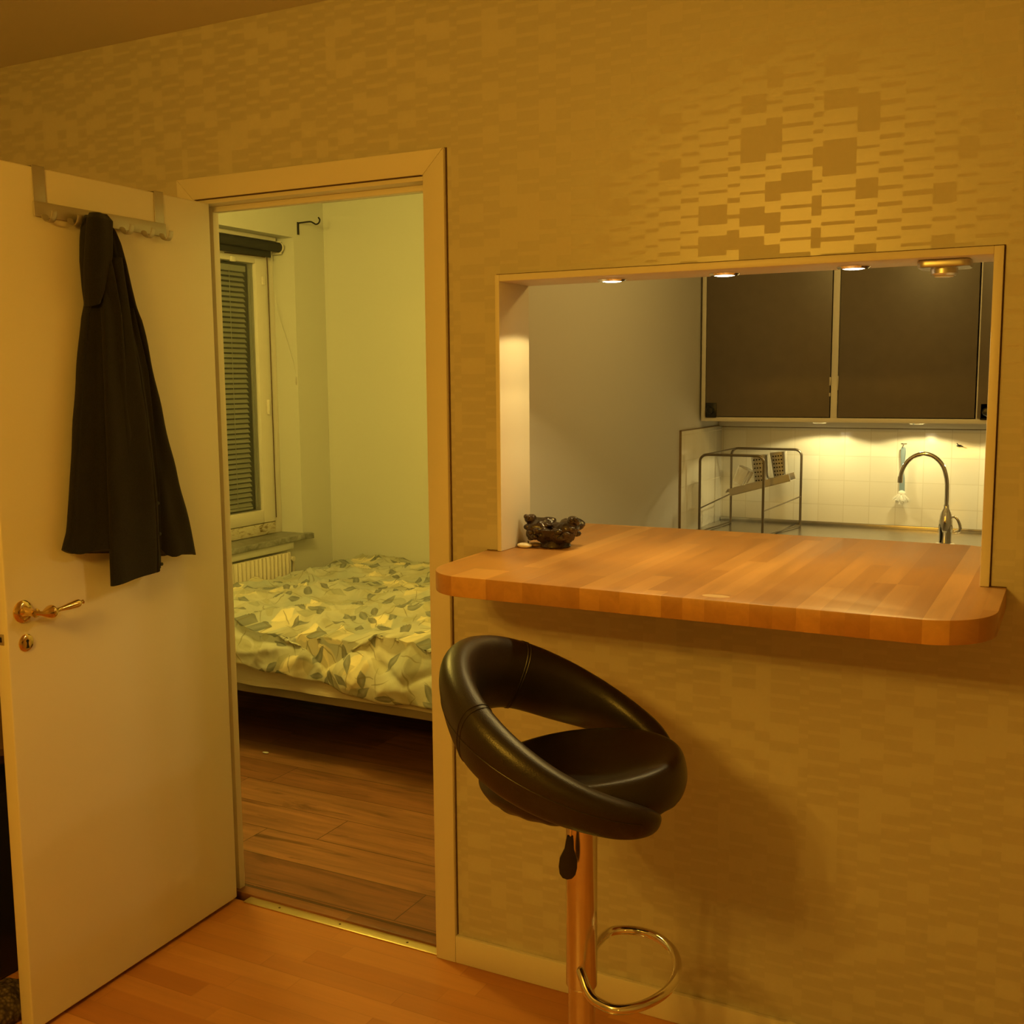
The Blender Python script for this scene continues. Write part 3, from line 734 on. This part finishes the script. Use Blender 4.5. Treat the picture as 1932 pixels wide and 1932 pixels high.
# pull cord by the window
pc = thing('pull_cord', 'thin beige pull cord with small toggle beside the bedroom window', 'cord', (-2.40, 2.25, 1.5))
cp = bez([(-2.405, 2.235, 2.22), (-2.395, 2.24, 1.98), (-2.375, 2.29, 1.80), (-2.350, 2.318, 1.66), (-2.341, 2.328, 1.585)], 8)
MB().tube(cp, .0014, 6).build('cord', M_slat_dim, pc)
MB().lathe([(0, 0), (.004, .002), (.006, .015), (.004, .040), (.002, .05), (0, .05)], (-2.341, 2.328, 1.535), 12).build('toggle', M_rack, pc)

# curtain hook on wall
M_hook = wobble(mat('black_iron', (.010, .008, .006), .5), 30)
hk_ = thing('curtain_bracket', 'small black iron curtain bracket screwed high beside the bedroom window', 'bracket', (-2.33, 2.37, 2.36))
MB().box(-2.3297, -2.325, 2.357, 2.371, 2.332, 2.398, .001).build('back_plate', M_hook, hk_)
MB().tube(bez([(-2.327, 2.364, 2.393), (-2.290, 2.364, 2.394), (-2.245, 2.364, 2.394), (-2.225, 2.364, 2.386), (-2.208, 2.364, 2.378), (-2.190, 2.364, 2.384), (-2.183, 2.364, 2.400), (-2.192, 2.364, 2.412)], 6), .0042, 8).build('arm', M_hook, hk_)

# radiator
rad_ = thing('radiator', 'cream ribbed panel radiator under the marble sill, behind the bed', 'radiator', (-2.28, 1.4, .15))
def radf(s, t):
    y = .70+(2.125-.70)*s
    x = -2.275+.024*abs(cos(pi*(y-.70)/.0305))**.6
    return Vector((x, y, .13+.53*t))
b = MB(); b.grid(radf, 900, 3); b.box(-2.318, -2.274, .70, 2.125, .14, .652, .004)
b.build('panel', M_rad, rad_, ang=50)
b = MB(); b.tube([(-2.285, 2.125, .62), (-2.285, 2.170, .62), (-2.285, 2.18, .60), (-2.285, 2.18, .30)], .008, 10); b.tube([(-2.285, 2.15, .62), (-2.255, 2.15, .62)], .014, 12)
b.build('valve', M_rad, rad_)
for y_ in (.9, 1.9): MB().box(-2.3295, -2.316, y_-.02, y_+.02, .2, .62).build('wall_bracket', M_white, rad_)

# ------------------------------------------------------------------ bed
BX0, BX1, BY0, BY1 = -2.19, -.20, 1.0, 2.56
bed = thing('bed', 'double bed with beige sheet pushed into the corner by the radiator', 'bed', (-1.2, 1.78, 0))
MB().box(BX0, BX1, BY0+.004, BY1, .277, .322, .006, 3).build('base', M_base, bed)
b = MB(); 
def mt(s, t):
    return None
MB().box(BX0, BX1, BY0, BY1, .322, .47, .030, 5).build('mattress', M_sheet, bed)
# hanging skirt of the sheet
def skirt(s, t):
    x = BX0+(BX1-BX0)*s
    return Vector((x, BY0-.008-.006*t+.005*sin(x*22)*t+.004*noise.noise(Vector((x*12, t*2, 0))), .40-.082*t+.004*noise.noise(Vector((x*6, 1, 5)))))
MB().grid(skirt, 120, 8).build('sheet', M_sheet, bed)
for (x, y) in ((-2.08, 1.12), (-.32, 1.12), (-2.08, 2.45), (-.32, 2.45), (-1.2, 1.78)):
    MB().lathe([(0, .0042), (.022, .0042), (.028, .12), (.030, .276), (0, .276)], (x, y, 0), 20).build('leg', M_black, bed)
# duvet with UVs
DN, DM = 260, 250
bm = bmesh.new(); uvl = bm.loops.layers.uv.new('UVMap'); V = []
def dz(x, y):
    v = Vector((x*1.7, y*1.7, 0))
    a = noise.fractal(v, 1.0, 2.0, 3)*.040
    rd = 1-abs(noise.noise(Vector((x*3.1+y*1.2, y*3.4-x*.7, 4.2))))
    rd2 = 1-abs(noise.noise(Vector((x*7+3*y, y*7, 9.2))))
    rd3 = 1-abs(noise.noise(Vector((x*11-4*y, y*13+2*x, 3.3))))
    return a+.030*(rd**5)+.016*(rd2**5)+.008*(rd3**4)
RB, YE, ZT, YB = .150, .962, .556, YF-.024
L1 = YB-YE-RB
UVs = []
for j in range(DM):
    row = []; ur = []
    for i in range(DN):
        x = BX0-.01+(BX1-BX0+.02)*i/(DN-1)
        hem = .348+.085*max(0, min(1, (-.95-x)/.80))**1.2+.006*sin(x*9)+.004*sin(x*31)
        tot_ = .05+L1+RB*pi/2+(ZT-RB-hem)
        s_ = tot_*j/(DM-1); th = s_-.05
        if th < 0: y = YB; z = ZT+th; nrm = Vector((0, .3, .9))
        elif th < L1: y = YB-th; z = ZT; nrm = Vector((0, 0, 1))
        elif th < L1+RB*pi/2:
            a = (th-L1)/RB; y = YB-L1-RB*sin(a); z = ZT-RB*(1-cos(a)); nrm = Vector((0, -sin(a), cos(a)))
        else: y = YE; z = ZT-RB-(th-L1-RB*pi/2); nrm = Vector((0, -1, 0))
        e = min(1, max(0, s_/.15)); ex = min(1, (x-BX0+.02)/.12); eb = min(1, (tot_-s_)/.06)
        d = dz(x, s_)*e*(.35+.65*eb)
        dx = abs(x+1.17); sc_ = L1+.05+.19-dx*.75
        cre = .042*math.exp(-((s_-sc_)/.022)**2)*math.exp(-(dx/.24)**2)
        sag = .020*math.exp(-(dx/.14)**2)*max(0, min(1, (s_-L1)/.15))
        dx2 = abs(x+.78); cre2 = .022*math.exp(-((s_-(L1+.27-dx2*.5))/.018)**2)*math.exp(-(dx2/.20)**2)
        puff = .020*sin(pi*min(1, max(0, s_/(L1+.05))))*ex
        p = Vector((x, y, z+puff-.05*(1-ex)))+nrm*(max(d, -.010)-cre-sag-cre2+.006)
        if nrm.y < -.3: p.y = min(p.y, .994-.004*eb)
        p.y = min(p.y, YF-.018)
        row.append(bm.verts.new(p)); ur.append((x+3.0, s_))
    UVs.append(ur)
    V.append(row)
UVv = {}
for j in range(DM):
    for i in range(DN): UVv[V[j][i]] = UVs[j][i]
for j in range(DM-1):
    for i in range(DN-1):
        f = bm.faces.new((V[j][i], V[j][i+1], V[j+1][i+1], V[j+1][i])); f.smooth = True
        for l in f.loops: l[uvl].uv = UVv[l.vert]
bmesh.ops.recalc_face_normals(bm, faces=bm.faces)
me = bpy.data.meshes.new('duvet'); bm.to_mesh(me); bm.free(); me.materials.append(M_flor)
duvet = bpy.data.objects.new('duvet', me); COL.objects.link(duvet)
md = duvet.modifiers.new('thick', 'SOLIDIFY'); md.thickness = .010; md.offset = -1
tag(duvet, 'rumpled pale duvet with cream flowers and grey leaves spread over the bed', 'duvet')

# things under / before the bed
tag(MB().ball((-1.55, 1.055, .008), .009, (1.6, .8, .45), lump=.5, fr=80).build('tissue_scrap', M_bristle), 'small pale scrap lying on the floor at the bed edge', 'litter')

# ------------------------------------------------------------------ kitchen
cab = thing('wall_cabinet', 'white framed kitchen wall cabinet with two wide dark brown doors', 'cabinet', (.8, 2.4, 1.37))
CY0, CY1, CZ0, CZ1 = 2.25, 2.5865, 1.368, 2.30
b = MB()
b.box(-.058, -.040, CY0, CY1, CZ0, CZ1, .001); b.box(-.040, 1.70, CY0, CY1, CZ0, CZ0+.018, .001); b.box(-.040, 1.70, CY0, CY1, CZ1-.018, CZ1, .001)
b.box(.497, .523, CY0, CY1, CZ0+.018, CZ1-.018, .001); b.box(1.055, 1.085, CY0, CY1, CZ0+.018, CZ1-.018, .001); b.box(1.682, 1.70, CY0, CY1, CZ0+.018, CZ1-.018, .001)
b.box(-.04, 1.682, CY1-.008, CY1, CZ0+.018, CZ1-.018)
b.build('cabinet_body', M_white, cab)
d1 = MB().box(-.037, .493, CY0-.002, CY0+.016, CZ0+.021, CZ1-.02, .002).build('door', M_cabdoor, cab)
d2 = MB().box(.527, 1.050, CY0-.002, CY0+.016, CZ0+.021, CZ1-.02, .002).build('door', M_cabdoor, cab)
d3 = MB().box(1.060, 1.675, CY0-.006, CY0+.012, CZ0+.021, CZ1-.02, .002).build('door', M_cabdoor, cab)
def kn(x, par):
    b = MB(); b.box(x-.024, x+.024, CY0-.006, CY0-.0022, 1.384, 1.448, .002)
    b.lathe([(0, 0), (.012, 0), (.016, .008), (.017, .018), (.012, .024), (0, .026)], n=24, T=Matrix.Translation((x, CY0-.005, 1.416)) @ Matrix.Rotation(pi/2, 4, 'X'))
    b.build('knob', M_black, par)
kn(-.012, d1); kn(1.095, d3)
b = MB(); b.box(.490, .4965, CY0-.004, CY0, 1.52, 1.555, .001); b.box(.5225, .527, CY0-.004, CY0, 1.50, 1.56, .001); b.box(.490, .496, CY0-.004, CY0, 1.475, 1.49, .001)
b.build('catch', M_rack, cab)
# puck lights under the cabinet
for (x, lb) in ((.425, 'lit round lamp under the cabinet above the dish rack side'), (.820, 'lit round lamp under the cabinet above the brush and tap')):
    t = thing('puck_light', lb, 'lamp', (x, 2.39, CZ0), 'lamps under the wall cabinet')
    MB().lathe([(0, 0), (.034, 0), (.034, -.006), (.026, -.010), (.024, -.006)], (x, 2.39, CZ0), 36).build('ring', M_metal, t)
    MB().lathe([(0, -.004), (.0235, -.004), (.0235, -.0085), (0, -.010)], (x, 2.39, CZ0), 32).build('lens', M_spot, t)
    light('puck_bulb', 'SPOT', (x, 2.39, CZ0-.016), 4.3, (1, .80, .32), .015, (0, 0, 0), R(150), .12)
light('puck_bulb', 'SPOT', (1.25, 2.39, CZ0-.016), 4.3, (1, .80, .32), .015, (0, 0, 0), R(150), .12)
t = thing('puck_light', 'lit round lamp under the cabinet hidden behind the right jamb', 'lamp', (1.25, 2.39, CZ0), 'lamps under the wall cabinet')
MB().lathe([(0, 0), (.034, 0), (.034, -.006), (.026, -.010), (.024, -.006)], (1.25, 2.39, CZ0), 36).build('ring', M_metal, t)
MB().lathe([(0, -.004), (.0235, -.004), (.0235, -.0085), (0, -.010)], (1.25, 2.39, CZ0), 32).build('lens', M_spot, t)

# base cabinets and sink top
bc_ = thing('base_cabinet', 'white kitchen base unit carrying the steel sink top', 'cabinet', (.9, 2.3, 0))
MB().box(-.065, 1.75, 2.03, YF-.001, .06, .733, .002).build('carcass', M_white, bc_)
MB().box(-.065, 1.75, 2.08, YF-.001, 0, .06).build('plinth', M_black, bc_)
for k in range(3): MB().box(-.06+.603*k, -.06+.603*k+.598, 2.012, 2.029, .07, .86, .002).build('cabinet_door', M_cabdoor, bc_)
sink = thing('sink_top', 'stainless steel sink counter running below the white tiles', 'sink', (.9, 2.3, .87))
b = MB()
SX0, SX1, SY0, SY1, SZ = -.06, 1.75, 2.0, YF-.0085, .900
bx0, bx1, by0, by1 = .53, .90, 2.05, 2.17
for (x0, x1, y0, y1) in ((SX0, bx0, SY0, SY1), (bx1, SX1, SY0, SY1), (bx0, bx1, SY0, by0), (bx0, bx1, by1, SY1)): b.box(x0, x1, y0, y1, SZ-.028, SZ-.006)
b.box(SX0, SX1, SY1-.012, SY1, SZ-.008, SZ+.010, .003); b.box(SX0, SX1, SY0, SY0+.014, SZ-.03, SZ+.002, .004)
b.build('drainboard', M_steel, sink)
MB().box(.286, .297, SY0+.014, SY1-.02, SZ-.006, SZ-.0052).build('joint', M_black, sink)
b = MB()
b.box(bx0, bx0+.004, by0, by1, .74, SZ-.006); b.box(bx1-.004, bx1, by0, by1, .74, SZ-.006); b.box(bx0, bx1, by0, by0+.004, .74, SZ-.006); b.box(bx0, bx1, by1-.004, by1, .74, SZ-.006); b.box(bx0, bx1, by0, by1, .736, .742)
b.build('basin', M_steel, sink)

# tap
tap = thing('kitchen_tap', 'chrome swan-neck kitchen tap with side lever in front of tiles', 'tap', (.970, 2.16, .90))
tx, ty = .970, 2.16
MB().lathe([(0, -.0055), (.040, -.0055), (.040, -.002), (.032, .004), (0, .004)], (tx, ty, .90), 32).build('base_plate', M_metal, tap)
MB().lathe([(0, 0), (.024, 0), (.0245, .045), (.026, .05), (.026, .092), (.0245, .098), (.022, .118), (.016, .132), (.0105, .142), (.0105, .155), (0, .155)], (tx, ty, .90), 36).build('tap_body', M_metal, tap)
sp_ = bez([(tx, ty, 1.05), (tx, ty, 1.10), (tx-.003, ty, 1.155), (tx-.018, ty, 1.205), (tx-.047, ty, 1.238), (tx-.085, ty, 1.252), (tx-.122, ty, 1.243), (tx-.152, ty, 1.218), (tx-.170, ty, 1.182), (tx-.175, ty, 1.150)], 8)
MB().tube(sp_, .0085, 16).build('spout', M_metal, tap)
MB().tube([(tx-.175, ty, 1.160), (tx-.176, ty, 1.135)], .0105, 16).build('nozzle', M_metal, tap)
MB().tube(bez([(tx+.018, ty-.005, 1.005), (tx+.034, ty-.008, 1.008), (tx+.046, ty-.010, .995), (tx+.054, ty-.010, .972), (tx+.050, ty-.010, .955), (tx+.036, ty-.008, .948)], 6), [.0045+.0025*(k/30) for k in range(31)], 10).build('lever', M_metal, tap)

# dish brush hung on a wall hook
br = thing('dish_brush', 'blue-handled dish brush hanging by the tap on the tiles', 'dish brush', (.748, 2.56, 1.05))
BXc, BYc = .748, 2.560
MB().prism([(-.010, 0), (-.0115, .02), (-.0105, .060), (-.0095, .085), (-.006, .105), (-.0055, .13), (-.008, .155), (-.0105, .195), (-.0095, .213), (-.004, .219), (.004, .219), (.0095, .213), (.0105, .195), (.008, .155), (.0055, .13), (.006, .105), (.0095, .085), (.0105, .060), (.0115, .02), (.010, 0)][::-1], -.005, .005, .002,
     T=Matrix.Translation((BXc, BYc, 1.035)) @ Matrix.Rotation(pi/2, 4, 'X')).build('handle', M_blue, br)
b = MB()
for k in range(150):
    a = random.random()*2*pi; rr_ = math.sqrt(random.random()); d = Vector((rr_*cos(a)*1.0, -.55+rr_*sin(a)*.5, -.75)).normalized()
    p0 = Vector((BXc+.010*rr_*cos(a), BYc-.006, 1.055-.012*random.random()-.015*(1-rr_))); b.tube([p0, p0+d*.036], .0009, 4)
b.ball((BXc, BYc-.002, 1.052), .016, (1, .6, .9)); b.build('bristles', M_bristle, br)
M_h = M_black
hk2 = thing('wall_hook', 'tiny metal wall hook holding the blue dish brush', 'hook', (BXc, 2.578, 1.262))
b = MB(); b.tube(bez([(BXc, 2.5785, 1.268), (BXc, 2.566, 1.262), (BXc, 2.552, 1.252), (BXc, 2.546, 1.258)], 5), .0018, 8); b.box(BXc-.012, BXc+.012, 2.5765, 2.5788, 1.264, 1.268, .0005); b.build('peg', M_metal, hk2)
hk3 = thing('wall_hook', 'small dark empty wall hook on the tiles right of tap', 'hook', (.97, 2.578, 1.262))
b = MB(); b.ball((.970, 2.574, 1.262), .007, (1.3, .7, .6), lump=.3, fr=90); b.tube([(.970, 2.572, 1.262), (.962, 2.562, 1.272)], .002, 8); b.tube([(.972, 2.572, 1.262), (.985, 2.564, 1.260)], .0022, 8); b.build('peg', M_h, hk3)

# dish rack
dr = thing('dish_rack', 'dark metal tube dish rack with cutlery tray by the kitchen corner', 'dish rack', (.17, 2.28, .895))
RX0, RX1, RYn, RYf, RZ0, RZ1 = -.012, .262, 2.10, 2.47, .8955, 1.226
def loop(y, x0, x1, z1, r=.03):
    P = [(x0, y, RZ0), (x0, y, z1-r)]
    P += [(x0+r-r*cos(a), y, z1-r+r*sin(a)) for a in [pi/2*k/8 for k in range(1, 9)]]
    P += [(x1-r+r*sin(a), y, z1-r+r*cos(a)) for a in [pi/2*k/8 for k in range(0, 9)]]
    P += [(x1, y, RZ0)]
    return P
M_tube = mat('dull_steel_tube', (.22, .19, .15), .35, .9); wobble(M_tube, 30)
MB().tube(loop(RYn, RX0, RX1, 1.232), .0055, 10).build('side_hoop', M_tube, dr)
MB().tube(loop(RYf, RX0+.03, RX1+.072, 1.238), .0055, 10).build('side_hoop', M_tube, dr)
for p0, p1, r_ in (((RX0+.02, RYn, 1.232), (RX0+.05, RYf, 1.238), .0035), ((RX1, RYn, 1.0), (RX1+.072, RYf, 1.03), .003), ((RX0+.03, RYf, 1.03), (RX0, RYn, 1.0), .003),
                   ((RX0, RYn, .90), (RX0+.03, RYf, .90), .0035), ((RX1, RYn, .90), (RX1+.072, RYf, .90), .0035)):
    MB().tube([p0, p1], r_, 8).build('cross_bar', M_tube, dr)
b = MB()
tr = Matrix.Translation((.21, 2.28, 1.095)) @ Matrix.Rotation(R(-16), 4, 'Y')
b.box(-.135, .135, -.05, -.046, -.012, .018, T=tr); b.box(-.135, .135, .046, .05, -.012, .018, T=tr); b.box(-.135, .135, -.05, .05, -.014, -.011, T=tr); b.tube([(-.135, -.05, .016), (-.15, -.04, .008), (-.15, .04, .008), (-.135, .05, .016)], .004, 8, T=tr)
b.build('cutlery_tray', M_brush, dr)
def cup(name, x, y, z, tilt, w0, w1, h, label):
    t = thing(name, label, 'cutlery cup', (x, y, z))
    T = Matrix.Translation((x, y, z)) @ Matrix.Rotation(R(tilt), 4, 'Y')
    n = 20
    def f(s, tt):
        a = 2*pi*s; rx = w0+(w1-w0)*tt; return Vector((rx*math.copysign(abs(cos(a))**.6, cos(a)), rx*.9*math.copysign(abs(sin(a))**.6, sin(a)), h*tt))
    MB().grid(f, 40, 12, closed_u=True, T=T).build('cup_wall', M_brush, t)
    b = MB()
    for k in range(4):
        for j in range(6):
            b.lathe([(0, 0), (.0032, 0), (.0032, .0012), (0, .0012)], n=8, T=T @ Matrix.Translation((-w0*.6+k*w0*.4, -(w0+(w1-w0)*(j+1)/7)*.9-.0005, h*(j+1)/7.0)) @ Matrix.Rotation(pi/2, 4, 'X'))
    b.build('drain_hole', M_dark, t)
cup('cutlery_cup', .212, 2.278, 1.099, -7, .030, .036, .125, 'perforated steel cutlery cup, left one in the dish rack tray')
cup('cutlery_cup', .290, 2.285, 1.127, -7, .028, .034, .112, 'perforated steel cutlery cup, right one in the dish rack tray')
M_clear = mat('clear_plastic', (.95, .93, .88), .05, 0, .5, Transmission_Weight=.85, IOR=1.45); wobble(M_clear, 30)
def gl(s, t):
    a = 2*pi*s; r_ = .030+.006*t; return Vector((r_*cos(a)*(1+.05*cos(8*a)), r_*sin(a)*(1+.05*cos(8*a)), .075*t))
tag(MB().grid(gl, 64, 8, closed_u=True, T=Matrix.Translation((.108, 2.285, 1.094)) @ Matrix.Rotation(R(24), 4, 'Y')).build('drinking_glass', M_clear), 'small ribbed clear tumbler leaning in the dish rack tray', 'glass')

# ------------------------------------------------------------------ behind the open door
pcx = thing('computer_tower', 'black box with a blue glowing light on the floor behind the door', 'computer', (-1.2, -.42, 0))
MB().box(-1.42, -1.02, -.72, -.10, .002, .50, .008).build('case', M_black, pcx)
MB().lathe([(0, 0), (.010, 0), (.010, .003), (0, .004)], n=20, T=Matrix.Translation((-1.0198, -.634, .310)) @ Matrix.Rotation(pi/2, 4, 'Y')).build('power_light', M_led, pcx)
tag(MB().ball((-1.22, -.42, .600), .10, (1.8, 2.6, .83), lump=.25, fr=20).build('cloth_bag', M_bag), 'dark brown cloth bag lying on the black box behind the door', 'bag')
def knit(s, t):
    x = -.985+.165*s; y = -.98+.36*t
    h = .004+.062*math.sin(pi*min(1, max(0, s)))**.4*math.sin(pi*t)**.35+.010*noise.noise(Vector((x*30, y*30, 0)))
    return Vector((x, y, max(.003, h)))
b = MB().grid(knit, 50, 60); kb = b.build('knitted_throw', M_knit)
md = kb.modifiers.new('t', 'SOLIDIFY'); md.thickness = .002; md.offset = -1
tag(kb, 'grey-brown knitted throw heaped on the floor behind the open door', 'blanket')
